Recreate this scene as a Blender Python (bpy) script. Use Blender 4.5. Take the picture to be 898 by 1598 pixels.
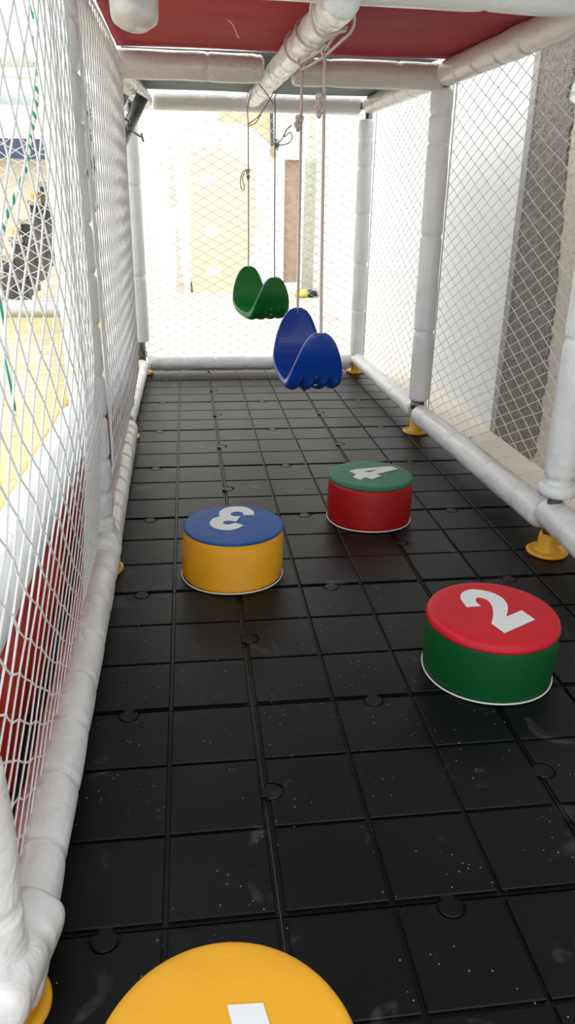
import bpy, math, random
from mathutils import Vector, Matrix, noise
PI = math.pi
S = bpy.context.scene
COL = S.collection
for o in list(bpy.data.objects): bpy.data.objects.remove(o)

# ------------------------------------------------------------------ camera
cam_data = bpy.data.cameras.new('camera'); cam = bpy.data.objects.new('camera', cam_data); COL.objects.link(cam)
R = Vector((0.99223062, -0.12330209, 0.01658291)); U = Vector((0.03182367, 0.38039588, 0.92427606)); F = Vector((0.12027324, 0.91656728, -0.38136436))
m = Matrix.Identity(4)
for i in range(3):
    m[i][0] = R[i]; m[i][1] = U[i]; m[i][2] = -F[i]
m[2][3] = 0.959
cam.matrix_world = m
cam_data.sensor_fit = 'HORIZONTAL'; cam_data.sensor_width = 36; cam_data.lens = 1186.5 / 898 * 36
cam_data.clip_start = 0.02; cam_data.clip_end = 100
S.camera = cam

# ------------------------------------------------------------------ world, light, exposure
w = bpy.data.worlds.new('world'); S.world = w; w.use_nodes = True
bg = w.node_tree.nodes['Background']; bg.inputs[0].default_value = (0.93, 0.97, 1.0, 1); bg.inputs[1].default_value = 1.15
def area(name, loc, rot, sx, sy, power, col=(1, 1, 1)):
    l = bpy.data.lights.new(name, 'AREA'); l.shape = 'RECTANGLE'; l.size = sx; l.size_y = sy; l.energy = power; l.color = col
    o = bpy.data.objects.new(name, l); COL.objects.link(o); o.location = loc; o.rotation_euler = rot
    return o
area('skylight_lamp', (0.0, 6.4, 4.2), (0, 0, 0), 6.5, 3.4, 155, (1.0, 0.985, 0.95))
vs = S.view_settings
S.display_settings.display_device = 'sRGB'
vs.view_transform = 'Standard'; vs.look = 'None'; vs.gamma = 1; vs.use_curve_mapping = False; vs.exposure = 0.68

# ------------------------------------------------------------------ helpers
def srgb(r, g, b):
    f = lambda c: (c / 255 / 12.92) if c / 255 <= 0.04045 else ((c / 255 + 0.055) / 1.055) ** 2.4
    return (f(r), f(g), f(b), 1)

class MB:
    def __init__(s): s.v = []; s.f = []; s.flat = set()
    def add(s, vs, fs, flat=False):
        n = len(s.v); s.v += [tuple(v) for v in vs]
        for f in fs:
            if flat: s.flat.add(len(s.f))
            s.f.append(tuple(n + i for i in f))
    def box(s, x0, x1, y0, y1, z0, z1):
        s.add([(x, y, z) for z in (z0, z1) for y in (y0, y1) for x in (x0, x1)],
              [(0, 2, 3, 1), (4, 5, 7, 6), (0, 1, 5, 4), (2, 6, 7, 3), (0, 4, 6, 2), (1, 3, 7, 5)], True)
    def prism(s, pts, z0, z1, M=None):   # pts CCW
        n = len(pts)
        vs = [(x, y, z0) for x, y in pts] + [(x, y, z1) for x, y in pts]
        if M: vs = [M @ Vector(v) for v in vs]
        s.add(vs, [tuple(range(n - 1, -1, -1)), tuple(range(n, 2 * n))] + [(i, (i + 1) % n, n + (i + 1) % n, n + i) for i in range(n)], True)
    def tube(s, pts, r, seg=8, caps=True, closed=False):
        pts = [Vector(p) for p in pts]; n = len(pts)
        rr = r if isinstance(r, (list, tuple)) else [r] * n
        vs = []; prev = None
        for i, p in enumerate(pts):
            if closed: t = pts[(i + 1) % n] - pts[i - 1]
            else: t = pts[min(i + 1, n - 1)] - pts[max(i - 1, 0)]
            t.normalize()
            if prev is None:
                a = Vector((0, 0, 1)) if abs(t.z) < .9 else Vector((1, 0, 0)); u = t.cross(a).normalized()
            else:
                u = (prev - t * prev.dot(t)).normalized()
            prev = u; b = t.cross(u)
            for k in range(seg):
                a = 2 * PI * k / seg; vs.append(p + (u * math.cos(a) + b * math.sin(a)) * rr[i])
        fs = []
        for i in range(n if closed else n - 1):
            j = (i + 1) % n
            for k in range(seg):
                k2 = (k + 1) % seg; fs.append((i * seg + k, i * seg + k2, j * seg + k2, j * seg + k))
        if caps and not closed:
            fs.append(tuple(range(seg - 1, -1, -1))); fs.append(tuple((n - 1) * seg + k for k in range(seg)))
        s.add(vs, fs)
    def lathe(s, prof, seg=48, c0=(0, 0), c1=None, z0=0, z1=1, cap=True):
        # prof: list of (r, z); centre may drift linearly from c0 (z0) to c1 (z1)
        c1 = c1 or c0; vs = []
        for r, z in prof:
            t = (z - z0) / (z1 - z0)
            cx = c0[0] + (c1[0] - c0[0]) * t; cy = c0[1] + (c1[1] - c0[1]) * t
            for k in range(seg):
                a = 2 * PI * k / seg; vs.append((cx + r * math.cos(a), cy + r * math.sin(a), z))
        n = len(prof); fs = [(i * seg + k, i * seg + (k + 1) % seg, (i + 1) * seg + (k + 1) % seg, (i + 1) * seg + k) for i in range(n - 1) for k in range(seg)]
        if cap: fs += [tuple(range(seg - 1, -1, -1)), tuple((n - 1) * seg + k for k in range(seg))]
        s.add(vs, fs)
    def build(s, name, mat, parent=None, smooth=True, offset=(0, 0, 0)):
        me = bpy.data.meshes.new(name)
        off = Vector(offset)
        me.from_pydata([Vector(v) - off for v in s.v], [], s.f); me.update()
        if smooth:
            for i, p in enumerate(me.polygons): p.use_smooth = i not in s.flat
        me.materials.append(mat)
        o = bpy.data.objects.new(name, me); COL.objects.link(o)
        if parent:
            o.parent = parent
        else: o.location = off
        return o

def tag(o, label=None, cat=None, group=None, kind=None):
    if label: o['label'] = label
    if cat: o['category'] = cat
    if group: o['group'] = group
    if kind: o['kind'] = kind
    return o
def thing(name, label, cat, loc=(0, 0, 0), group=None):
    o = bpy.data.objects.new(name, None); COL.objects.link(o); o.location = loc; o.empty_display_size = .05
    return tag(o, label, cat, group)
def smoothstep(a, b, x):
    t = max(0, min(1, (x - a) / (b - a))); return t * t * (3 - 2 * t)
def catmull(pts, n=8):
    P = [Vector(p) for p in pts]; P = [P[0] * 2 - P[1]] + P + [P[-1] * 2 - P[-2]]; out = []
    for i in range(1, len(P) - 2):
        for k in range(n):
            t = k / n; a, b, c, d = P[i - 1:i + 3]
            out.append(0.5 * ((2 * b) + (c - a) * t + (2 * a - 5 * b + 4 * c - d) * t * t + (3 * b - a - 3 * c + d) * t ** 3))
    out.append(P[-2]); return out

# ------------------------------------------------------------------ materials
def mat(name, col, rough=.5, metal=0, coat=0, coat_rough=.1, noise_scale=0, noise_amt=.1, col2=None, bump=0, bump_scale=50, bump_dist=.002, spec=.5, detail=4, trans=0, stretch=None, thresh=None, sss=0):
    M = bpy.data.materials.new(name); M.use_nodes = True; nt = M.node_tree; N = nt.nodes; L = nt.links
    b = N['Principled BSDF']
    b.inputs['Base Color'].default_value = col; b.inputs['Roughness'].default_value = rough; b.inputs['Metallic'].default_value = metal
    b.inputs['Coat Weight'].default_value = coat; b.inputs['Coat Roughness'].default_value = coat_rough
    b.inputs['Specular IOR Level'].default_value = spec
    tc = N.new('ShaderNodeTexCoord'); vec = tc.outputs['Object']
    if stretch:
        mp = N.new('ShaderNodeMapping'); mp.inputs['Scale'].default_value = stretch; L.new(vec, mp.inputs[0]); vec = mp.outputs[0]
    if noise_scale:
        n = N.new('ShaderNodeTexNoise'); n.inputs['Scale'].default_value = noise_scale; n.inputs['Detail'].default_value = detail; L.new(vec, n.inputs[0])
        r = N.new('ShaderNodeValToRGB'); L.new(n.outputs[0], r.inputs[0])
        lo, hi = thresh or (.35, .65)
        r.color_ramp.elements[0].position = lo; r.color_ramp.elements[1].position = hi
        c2 = col2 or tuple(c * (1 - noise_amt) for c in col[:3]) + (1,)
        r.color_ramp.elements[0].color = col; r.color_ramp.elements[1].color = c2
        L.new(r.outputs[0], b.inputs['Base Color'])
    if bump:
        n2 = N.new('ShaderNodeTexNoise'); n2.inputs['Scale'].default_value = bump_scale; n2.inputs['Detail'].default_value = 5; L.new(vec, n2.inputs[0])
        bp = N.new('ShaderNodeBump'); bp.inputs['Strength'].default_value = bump; bp.inputs['Distance'].default_value = bump_dist
        L.new(n2.outputs[0], bp.inputs['Height']); L.new(bp.outputs[0], b.inputs['Normal'])
    return M

def white_vinyl(name, col, seed=0):
    """padded white vinyl: shallow wrinkles of two sizes and faint scuffing"""
    M = bpy.data.materials.new(name); M.use_nodes = True; nt = M.node_tree; N = nt.nodes; L = nt.links
    b = N['Principled BSDF']; b.inputs['Roughness'].default_value = .38; b.inputs['Coat Weight'].default_value = .45; b.inputs['Coat Roughness'].default_value = .14
    tc = N.new('ShaderNodeTexCoord')
    n1 = N.new('ShaderNodeTexNoise'); n1.inputs['Scale'].default_value = 7; n1.inputs['Detail'].default_value = 5; L.new(tc.outputs['Object'], n1.inputs[0])
    r = N.new('ShaderNodeValToRGB'); L.new(n1.outputs[0], r.inputs[0])
    r.color_ramp.elements[0].position = .35; r.color_ramp.elements[0].color = tuple(c * .93 for c in col[:3]) + (1,)
    r.color_ramp.elements[1].position = .6; r.color_ramp.elements[1].color = col
    L.new(r.outputs[0], b.inputs['Base Color'])
    n2 = N.new('ShaderNodeTexNoise'); n2.inputs['Scale'].default_value = 22; n2.inputs['Detail'].default_value = 4; n2.inputs['Distortion'].default_value = 1.2; L.new(tc.outputs['Object'], n2.inputs[0])
    bp = N.new('ShaderNodeBump'); bp.inputs['Strength'].default_value = .8; bp.inputs['Distance'].default_value = .007
    L.new(n2.outputs[0], bp.inputs['Height']); L.new(bp.outputs[0], b.inputs['Normal'])
    return M

M_FOAM = white_vinyl('white padded vinyl', (.80, .81, .81, 1))
M_FOAMB = white_vinyl('warm white padded vinyl', (.70, .66, .63, 1))
M_STEEL = mat('galvanised steel', (.38, .38, .37, 1), .42, 1, noise_scale=30, noise_amt=.35, bump=.2)
M_DARKSTEEL = mat('old zinc steel', (.22, .22, .2, 1), .5, 1, noise_scale=40, noise_amt=.4)
M_YEL = mat('yellow plastic', srgb(225, 165, 30), .4, noise_scale=12, noise_amt=.15)
M_NET = mat('white net cord', (.80, .80, .80, 1), .75, bump=.5, bump_scale=500)
M_NETL = mat('white net cord twisted', (.84, .85, .86, 1), .75, bump=.6, bump_scale=400)
M_RED_CANVAS = mat('red canvas', srgb(172, 46, 54), .85, noise_scale=3, noise_amt=.12, bump=.5, bump_scale=8, bump_dist=.02)
M_GREY_CANVAS = mat('grey canvas', srgb(112, 120, 122), .85, noise_scale=5, noise_amt=.1)
M_WALL_R = mat('white painted wall', srgb(236, 238, 238), .7, noise_scale=2.5, noise_amt=.04, bump=.1, bump_scale=20)
M_WALL_F = mat('chalk white wall', srgb(246, 246, 242), .8, noise_scale=1.5, noise_amt=.05)
M_OUT = mat('dusty beige concrete floor', srgb(226, 216, 200), .8, noise_scale=3, noise_amt=.14, bump=.2, bump_scale=60)
M_CONC = mat('rough grey concrete', srgb(156, 147, 140), .95, noise_scale=95, noise_amt=.55, bump=1, bump_scale=140, bump_dist=.006, detail=8)
M_PLAST = mat('beige scraped plaster', srgb(205, 198, 184), .9, noise_scale=45, noise_amt=.3, bump=.8, bump_scale=90, bump_dist=.004, detail=8, thresh=(.5, .75))
M_CREAM = mat('cream primer patch', srgb(226, 212, 186), .85, noise_scale=4, noise_amt=.04)
M_PEACH = mat('peach bare plaster', srgb(222, 190, 158), .9, noise_scale=10, noise_amt=.1)
M_GREEN_PL = mat('grey green plaster', srgb(192, 193, 176), .9, noise_scale=40, noise_amt=.25, bump=.6, bump_scale=80)
M_SLIVER = mat('grey putty mark', srgb(205, 200, 188), .9, noise_scale=20, noise_amt=.08)
M_BROWN = mat('brown raw brick', srgb(182, 154, 136), .9, noise_scale=14, noise_amt=.2, bump=.5)
M_DARKGREY = mat('recess shade grey', srgb(70, 72, 80), .6)
M_REDV = mat('red vinyl', srgb(222, 56, 40), .35, coat=.3, noise_scale=5, noise_amt=.2, bump=.6, bump_scale=9, bump_dist=.02)
M_WHITE = mat('white print', (.70, .71, .72, 1), .5, bump=.15, bump_scale=60)

def mat_rubber():
    M = bpy.data.materials.new('black rubber'); M.use_nodes = True; nt = M.node_tree; N = nt.nodes; L = nt.links
    b = N['Principled BSDF']; b.inputs['Roughness'].default_value = .37; b.inputs['Specular IOR Level'].default_value = .20
    g = N.new('ShaderNodeNewGeometry'); pos = g.outputs['Position']
    n0 = N.new('ShaderNodeTexNoise'); n0.inputs['Scale'].default_value = 2.2; n0.inputs['Detail'].default_value = 3; L.new(pos, n0.inputs[0])
    r0 = N.new('ShaderNodeValToRGB'); L.new(n0.outputs[0], r0.inputs[0])
    r0.color_ramp.elements[0].position = .4; r0.color_ramp.elements[0].color = (.0018, .0026, .0030, 1)
    r0.color_ramp.elements[1].position = .75; r0.color_ramp.elements[1].color = (.0065, .0080, .0082, 1)
    # white dust specks
    v = N.new('ShaderNodeTexVoronoi'); v.inputs['Scale'].default_value = 62; L.new(pos, v.inputs[0])
    lt = N.new('ShaderNodeMath'); lt.operation = 'LESS_THAN'; lt.inputs[1].default_value = .075; L.new(v.outputs['Distance'], lt.inputs[0])
    n1 = N.new('ShaderNodeTexNoise'); n1.inputs['Scale'].default_value = 9; n1.inputs['Detail'].default_value = 3; L.new(pos, n1.inputs[0])
    gt = N.new('ShaderNodeMath'); gt.operation = 'GREATER_THAN'; gt.inputs[1].default_value = .50; L.new(n1.outputs[0], gt.inputs[0])
    mu = N.new('ShaderNodeMath'); mu.operation = 'MULTIPLY'; L.new(lt.outputs[0], mu.inputs[0]); L.new(gt.outputs[0], mu.inputs[1])
    mx = N.new('ShaderNodeMix'); mx.data_type = 'RGBA'; L.new(mu.outputs[0], mx.inputs['Factor']); L.new(r0.outputs[0], mx.inputs['A']); mx.inputs['B'].default_value = (.32, .32, .3, 1)
    # scuffs: thin distorted streaks
    n2 = N.new('ShaderNodeTexNoise'); n2.inputs['Scale'].default_value = 5.5; n2.inputs['Detail'].default_value = 8; n2.inputs['Distortion'].default_value = 2.0; L.new(pos, n2.inputs[0])
    r2 = N.new('ShaderNodeValToRGB'); L.new(n2.outputs[0], r2.inputs[0])
    e = r2.color_ramp.elements; e[0].position = .62; e[0].color = (0, 0, 0, 1); e[1].position = .70; e[1].color = (1, 1, 1, 1)
    m3 = N.new('ShaderNodeMath'); m3.operation = 'MULTIPLY'; m3.inputs[1].default_value = .35; L.new(r2.outputs[0], m3.inputs[0])
    mx2 = N.new('ShaderNodeMix'); mx2.data_type = 'RGBA'; L.new(m3.outputs[0], mx2.inputs['Factor']); L.new(mx.outputs['Result'], mx2.inputs['A']); mx2.inputs['B'].default_value = (.10, .10, .095, 1)
    # brownish dried spill in front of the farthest stool
    vd = N.new('ShaderNodeVectorMath'); vd.operation = 'DISTANCE'; L.new(pos, vd.inputs[0]); vd.inputs[1].default_value = (.53, 1.93, 0)
    nd = N.new('ShaderNodeMath'); nd.operation = 'MULTIPLY_ADD'; L.new(n0.outputs[0], nd.inputs[0]); nd.inputs[1].default_value = .30; L.new(vd.outputs['Value'], nd.inputs[2])
    md = N.new('ShaderNodeMapRange'); md.inputs['From Min'].default_value = .30; md.inputs['From Max'].default_value = .20; md.inputs['To Max'].default_value = .45; L.new(nd.outputs[0], md.inputs['Value'])
    mx3 = N.new('ShaderNodeMix'); mx3.data_type = 'RGBA'; L.new(md.outputs[0], mx3.inputs['Factor']); L.new(mx2.outputs['Result'], mx3.inputs['A']); mx3.inputs['B'].default_value = (.045, .034, .028, 1)
    L.new(mx3.outputs['Result'], b.inputs['Base Color'])
    n4 = N.new('ShaderNodeTexNoise'); n4.inputs['Scale'].default_value = 420; n4.inputs['Detail'].default_value = 3; L.new(pos, n4.inputs[0])
    bp = N.new('ShaderNodeBump'); bp.inputs['Strength'].default_value = .5; bp.inputs['Distance'].default_value = .0012; L.new(n4.outputs[0], bp.inputs['Height']); L.new(bp.outputs[0], b.inputs['Normal'])
    return M
M_RUB = mat_rubber()
M_RUBBASE = mat('black rubber groove', (.004, .004, .0045, 1), .7, spec=.2)

# ------------------------------------------------------------------ setting
FZ = -0.022
fl = MB(); fl.box(-5.0, 1.42, -1.5, 8.75, FZ - .1, FZ); tag(fl.build('floor', M_OUT), 'dusty beige concrete floor around the play frame', kind='structure')

# far wall with a tall narrow recess
wf = MB(); YF = 8.6; H = 3.4
hx0, hx1, hz0, hz1 = 1.035, 1.19, .10, 1.33
wf.box(-5, hx0, YF, YF + .35, FZ, H); wf.box(hx1, 1.75, YF, YF + .35, FZ, H); wf.box(hx0, hx1, YF, YF + .35, FZ, hz0); wf.box(hx0, hx1, YF, YF + .35, hz1, H)
WF = wf.build('wall_back', M_WALL_F, smooth=False); tag(WF, 'white patched wall behind the play frame', kind='structure')
rc = MB(); rc.box(hx0, hx1, YF + .06, YF + .34, hz0, hz1)
# jagged plaster lip closing the top of the recess
rc.build('brick_recess', M_BROWN, WF, smooth=False)
def patch(name, pts, mt, parent=None, th=.006, y=YF):
    """a thin skim of plaster standing a few millimetres proud of the back wall"""
    b = MB(); n = len(pts)
    vs = [(x, y - th, z) for x, z in pts] + [(x, y + .001, z) for x, z in pts]
    b.add(vs, [tuple(range(n)), tuple(range(2 * n - 1, n - 1, -1))] + [(i, n + i, n + (i + 1) % n, (i + 1) % n) for i in range(n)])
    return b.build(name, mt, parent or WF, smooth=False)
patch('cream_patch', [(.03, 0), (.62, 0), (.66, .35), (.70, .42), (.70, .62), (.76, .66), (.74, .85), (.72, 1.2), (.6, 1.36), (.3, 1.44), (.05, 1.4)], M_CREAM)
arc = [(.42, 1.66), (.50, 1.668), (.62, 1.65), (.72, 1.60), (.80, 1.54), (.86, 1.48), (.90, 1.42), (.915, 1.46), (.905, 1.80), (.36, 1.80), (.36, 1.68)]
patch('bare_plaster_patch', arc, M_PEACH, th=.010)
patch('dark_recess_strip', [(.885, 1.455), (.915, 1.455), (.905, 1.80), (.875, 1.80)], M_DARKGREY, th=.03)  # flat strip, shade of an open recess put into its colour
patch('plaster_lump', [(.885, 1.36), (.92, 1.34), (.94, 1.38), (.925, 1.44), (.89, 1.45), (.875, 1.41)], mat('brown plaster lump', srgb(170, 150, 125), .9), th=.04)
patch('rough_strip', [(1.235, 0.02), (1.36, 0.0), (1.365, 1.32), (1.345, 1.36), (1.30, 1.32), (1.25, 1.35)], M_GREEN_PL, th=.012)
patch('upper_strip', [(1.27, 1.37), (1.36, 1.38), (1.33, 1.95), (1.27, 1.9)], M_CREAM, th=.008)
patch('putty_sliver', [(-.17, .86), (-.08, .88), (-.10, 1.1), (-.13, 1.36)], M_SLIVER)
patch('putty_sliver', [(-.13, 0), (-.03, .02), (-.08, .3), (-.075, .5), (-.10, .7), (-.12, .45), (-.11, .3)], M_SLIVER)
patch('putty_sliver', [(.0, 0.0), (.05, .0), (.04, .12), (.01, .08)], M_PLAST)
for px, pz in ((.24, 1.12), (.26, .62), (.28, .22)):
    rnd = random.Random(px * 10 + pz); patch('white_filler_patch', [(px + (.05 + rnd.random() * .04) * math.cos(a), pz + (.04 + rnd.random() * .05) * math.sin(a)) for a in [k * PI / 5 for k in range(10)]], M_WALL_F, th=.009)
ar = MB(); ar.tube([( .42 - .62 * math.cos(a) if False else .42 + .72 * math.cos(a), YF - .003, .98 + .70 * math.sin(a)) for a in [PI * (.5 + .42 * k / 24) for k in range(25)]], .004, 5)
ar.build('arch_outline', M_SLIVER, WF)

# right wall: white panel then stripped strip with a ragged edge, then beige plaster
XR = 1.385
wr = MB(); wr.box(XR, XR + .3, -1.5, YF, FZ, H)
WR = wr.build('wall_right', M_WALL_R, smooth=False); tag(WR, 'white painted wall right of the play frame', kind='structure')
def side_patch(name, pts, mt, th):
    b = MB(); n = len(pts)
    vs = [(XR - th, y, z) for y, z in pts] + [(XR + .001, y, z) for y, z in pts]
    b.add(vs, [tuple(range(n)), tuple(range(2 * n - 1, n - 1, -1))] + [(i, n + i, n + (i + 1) % n, (i + 1) % n) for i in range(n)])
    o = b.build(name, mt, WR, smooth=False); return o
rnd = random.Random(4)
rag = []
z = 3.0
while z > FZ:
    base = 2.80 + .09 * smoothstep(0.3, 1.3, z) + (.05 if z > 1.3 else 0)
    rag.append((base + rnd.uniform(-.014, .014), z)); z -= .022
side_patch('bare_concrete_strip', [(3.24, FZ), (3.255, 3.0)] + rag, M_CONC, .012)
side_patch('lighter_render_edge', [(3.205, FZ), (3.26, FZ), (3.275, 3.0), (3.22, 3.0)], mat('smooth grey render', srgb(170, 168, 162), .9, noise_scale=40, noise_amt=.15), .018)
side_patch('beige_plaster', [(2.85, FZ), (2.92, 3.0), (1.0, 3.0), (1.0, FZ)], M_PLAST, .006)

# ------------------------------------------------------------------ rubber mats (3 x 3 squares, interlocking tabs)
Q = 1 / 6.; GX, GY = .105, .7882
def arc_pts(cx, cy, r, a0, a1, n=10): return [(cx + r * math.cos(a0 + (a1 - a0) * k / n), cy + r * math.sin(a0 + (a1 - a0) * k / n)) for k in range(n + 1)]
def inset_prism(b, pts, zb, zt, ins=.0016):
    n = len(pts); P = [Vector((p[0], p[1])) for p in pts]; top = []
    for i in range(n):
        e1 = (P[i] - P[i - 1]).normalized(); e2 = (P[(i + 1) % n] - P[i]).normalized()
        n1 = Vector((-e1.y, e1.x)); n2 = Vector((-e2.y, e2.x)); d = (n1 + n2)
        d = d / max(.6, d.dot(n1) if d.length else 1); top.append(P[i] + d * ins)
    vs = [(p.x, p.y, zb) for p in P] + [(p.x, p.y, zt - ins) for p in P] + [(p.x, p.y, zt) for p in top]
    fs = [(i, (i + 1) % n, n + (i + 1) % n, n + i) for i in range(n)] + [(n + i, n + (i + 1) % n, 2 * n + (i + 1) % n, 2 * n + i) for i in range(n)] + [tuple(2 * n + i for i in range(n))]
    b.add(vs, fs, True)
def build_mat_mesh():
    b = MB(); g = .0036; eg = .0075; rt = .019
    for i in range(3):
        for j in range(3):
            x0 = i * Q + (eg if i == 0 else g); x1 = (i + 1) * Q - (eg if i == 2 else g)
            y0 = j * Q + (eg if j == 0 else g); y1 = (j + 1) * Q - (eg if j == 2 else g)
            pts = [(x0, y0)]
            pts += [(x1, y0), (x1, y1)]
            if (i, j) == (1, 2):   # socket for the tab of the mat beyond
                cx = (x0 + x1) / 2; pts += [(cx + rt + .003, y1)] + arc_pts(cx, 3 * Q - .012, rt + .003, 0, -PI, 12)[1:-1] + [(cx - rt - .003, y1)]
            pts += [(x0, y1)]
            if (i, j) == (0, 1):   # socket for the tab of the mat on the left
                cy = (y0 + y1) / 2; pts += [(x0, cy + rt + .003)] + arc_pts(.012, cy, rt + .003, PI / 2, -PI / 2, 12)[1:-1] + [(x0, cy - rt - .003)]
            inset_prism(b, pts, -.010, 0)
    # tabs towards the camera side and to the right
    cx = 1.5 * Q
    inset_prism(b, [(cx + .011, .008), (cx - .011, .008), (cx - .011, -.002)] + [(cx + rt * math.cos(a), -.012 + rt * math.sin(a)) for a in [PI * (.82 + 1.36 * k / 14) for k in range(15)]] + [(cx + .011, -.002)], -.010, -.0004)
    cy = 1.5 * Q; ex = 3 * Q
    inset_prism(b, [(ex - .008, cy - .011), (ex + .002, cy - .011)] + [(ex + .012 + rt * math.cos(a), cy + rt * math.sin(a)) for a in [PI * (-.68 + 1.36 * k / 14) for k in range(15)]] + [(ex + .002, cy + .011), (ex - .008, cy + .011)], -.010, -.0004)
    # base sheet with a seam lip
    b.box(.0015, 3 * Q - .0015, .0015, 3 * Q - .0015, FZ + .0005, -.0055)
    return b
ROWN = ['nearest row, cut by the photo edge', 'second row from the camera', 'third row from the camera', 'fourth row from the camera', 'fifth row from the camera', 'fourth row from the far rail', 'third row from the far rail', 'second row from the far rail', 'farthest row']
_OLD = ['half out of the frame nearest the camera', 'in the second row from the camera', 'in the third row from the camera', 'in the fourth row from the camera', 'in the fifth row from the camera', 'in the fourth row from the far rail', 'in the third row from the far rail', 'in the second row from the far rail', 'in the farthest row under the far rail']
COLN = ['by the left rail', 'in the middle', 'by the right posts']
_OLDC = ['along the netted left rail', 'second from the left rail', 'along the row of posts on the right']
PROTO = None
for r_ in range(-1, 8):
    for c_ in range(-1, 2):
        loc = (GX + c_ * .5, GY + r_ * .5, 0)
        if PROTO is None:
            PROTO = build_mat_mesh().build('rubber_mat', M_RUB, smooth=False); o = PROTO
        else:
            o = PROTO.copy(); COL.objects.link(o)
        o.location = loc; o.name = 'rubber_mat'
        tag(o, 'black rubber mat, %s, %s' % (ROWN[r_ + 1], COLN[c_ + 1]), 'floor mat', 'interlocking rubber mats')

# ------------------------------------------------------------------ the padded play frame
def foam(p0, p1, r, name='padded_beam', mt=None, parent=None, gaps=None, seed=0, sag=0, seg=36, puck=.16, label=None, wob=.05, hollow=False):
    """vinyl sleeve over foam, cinched by cable ties"""
    p0 = Vector(p0); p1 = Vector(p1); L = (p1 - p0).length; t = (p1 - p0).normalized()
    a = Vector((0, 0, 1)) if abs(t.z) < .9 else Vector((0, -1, 0)); u = t.cross(a).normalized(); b = u.cross(t).normalized()
    rnd = random.Random(seed)
    if gaps is None:
        gaps = []; x = rnd.uniform(.08, .2)
        while x < L - .06: gaps.append(x); x += rnd.uniform(.14, .24)
    n = max(20, int(L / .0075)); vs = []
    ph = [(rnd.uniform(0, 6.28), rnd.randint(3, 7)) for _ in gaps]; 
    for i in range(n + 1):
        s = L * i / n
        end = min(s, L - s); rr = r * (1 - .22 * math.exp(-(end / .006) ** 2) - .05 * math.exp(-end / .02))
        tw = 0
        bulge = 1
        for (g, (p_, k_)) in zip(gaps, ph):
            d = abs(s - g); bulge -= puck * math.exp(-(d / .0055) ** 2) + .035 * math.exp(-d / .03)
        c = p0 + t * s - Vector((0, 0, 1)) * sag * math.sin(PI * s / L)
        for k in range(seg):
            an = 2 * PI * k / seg; q = rr * bulge
            w_ = 0
            for (g, (p_, k_)) in zip(gaps, ph):
                d = abs(s - g)
                if d < .07: w_ += .035 * math.exp(-d / .018) * math.cos(k_ * an + p_) * (1 if d > .004 else .3)
            dirv = u * math.cos(an) + b * math.sin(an)
            nz = noise.noise(Vector((s * 9 + seed * 7.3, math.cos(an) * 1.2, math.sin(an) * 1.2))) * wob
            q *= 1 + w_ + nz
            vs.append(c + dirv * q)
    m_ = MB(); fs = [(i * seg + k, i * seg + (k + 1) % seg, (i + 1) * seg + (k + 1) % seg, (i + 1) * seg + k) for i in range(n) for k in range(seg)]
    fs += [tuple(range(seg - 1, -1, -1)), tuple(n * seg + k for k in range(seg))]
    m_.add(vs, fs)
    o = m_.build(name, mt or M_FOAM, parent)
    if label: o['label'] = label
    return o

FR = thing('play_frame', 'white foam padded tube frame standing on black rubber mats with netted sides', 'play frame')
ZT = 1.405
POST = {'L0': (-.277, 4.475), 'L1': (-.285, 3.19), 'L2': (-.262, 1.93), 'L3': (-.262, .69), 'R0': (.985, 4.46), 'R1': (.993, 3.19), 'R2': (1.032, 1.93), 'R3': (1.035, .67)}
FB = {'L0': .185, 'L1': .13, 'L2': .105, 'L3': .10, 'R0': .10, 'R1': .145, 'R2': .205, 'R3': .15}
for k, (x, y) in POST.items():
    r = {'L0': .048, 'R0': .042, 'R1': .044, 'R2': .043, 'L2': .047}.get(k, .045)
    st = MB(); st.tube([(x, y, .012), (x, y, ZT)], .0215, 20)
    post = st.build('post', M_STEEL, FR); post['label'] = 'steel post'
    top = ZT - .05
    lean = {'L0': -.004, 'R0': -.012, 'R1': -.008}.get(k, 0)
    gp = {'R0': [.26, .52, .78, 1.02, 1.16], 'R1': [.30, .68, 1.02, 1.12], 'L0': [.36, .82], 'R2': [.03, .42, .85], 'L2': [.06, .13, .22, .33, .44, .56, .68, .79, .90, 1.0, 1.1, 1.2], 'L3': None}.get(k, None)
    foam((x, y, FB[k]), (x + lean, y, top), r, 'foam_sleeve', M_FOAM, post, gaps=gp, seed=ord(k[1]) + ord(k[0]), puck=.15, wob=.05)
    if k == 'R2':   # loose collar at the foot of the sleeve
        c = MB(); c.lathe([(.035, 0), (.050, .001), (.053, .012), (.050, .03), (.043, .034)], 32, (x, y), z0=0, z1=1); c.v = [(a, b_, z_ + .185) for a, b_, z_ in c.v]; c.build('foam_collar', M_FOAM, post)
    f_ = MB(); f_.lathe([(.030, 0), (.056, .0), (.060, .003), (.060, .007), (.056, .011), (.047, .011), (.045, .009), (.034, .009), (.031, .013), (.029, .060), (.027, .064), (.0215, .064)], 48, (x, y), z0=0, z1=1)
    ff = f_.build('base_flange', M_YEL, post)
    if k in ('L0', 'R1', 'R2'):
        cl = MB(); cl.tube([(x + .028 * math.cos(a), y + .028 * math.sin(a), .115 + .012 * math.sin(a * 2)) for a in [2 * PI * q / 24 for q in range(24)]], .0035, 6, closed=True)
        cl.tube([(x - .03, y - .022, .07), (x + .004, y - .036, .115), (x - .012, y - .028, .15)], .003, 6); cl.build('wire_tie', M_DARKSTEEL, post)

def P(k, z): return (POST[k][0], POST[k][1], z)
def along(a, b, t0, t1):
    a = Vector(a); b = Vector(b); d = (b - a).normalized(); return a + d * t0, b - d * t1
RB = .044
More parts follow.
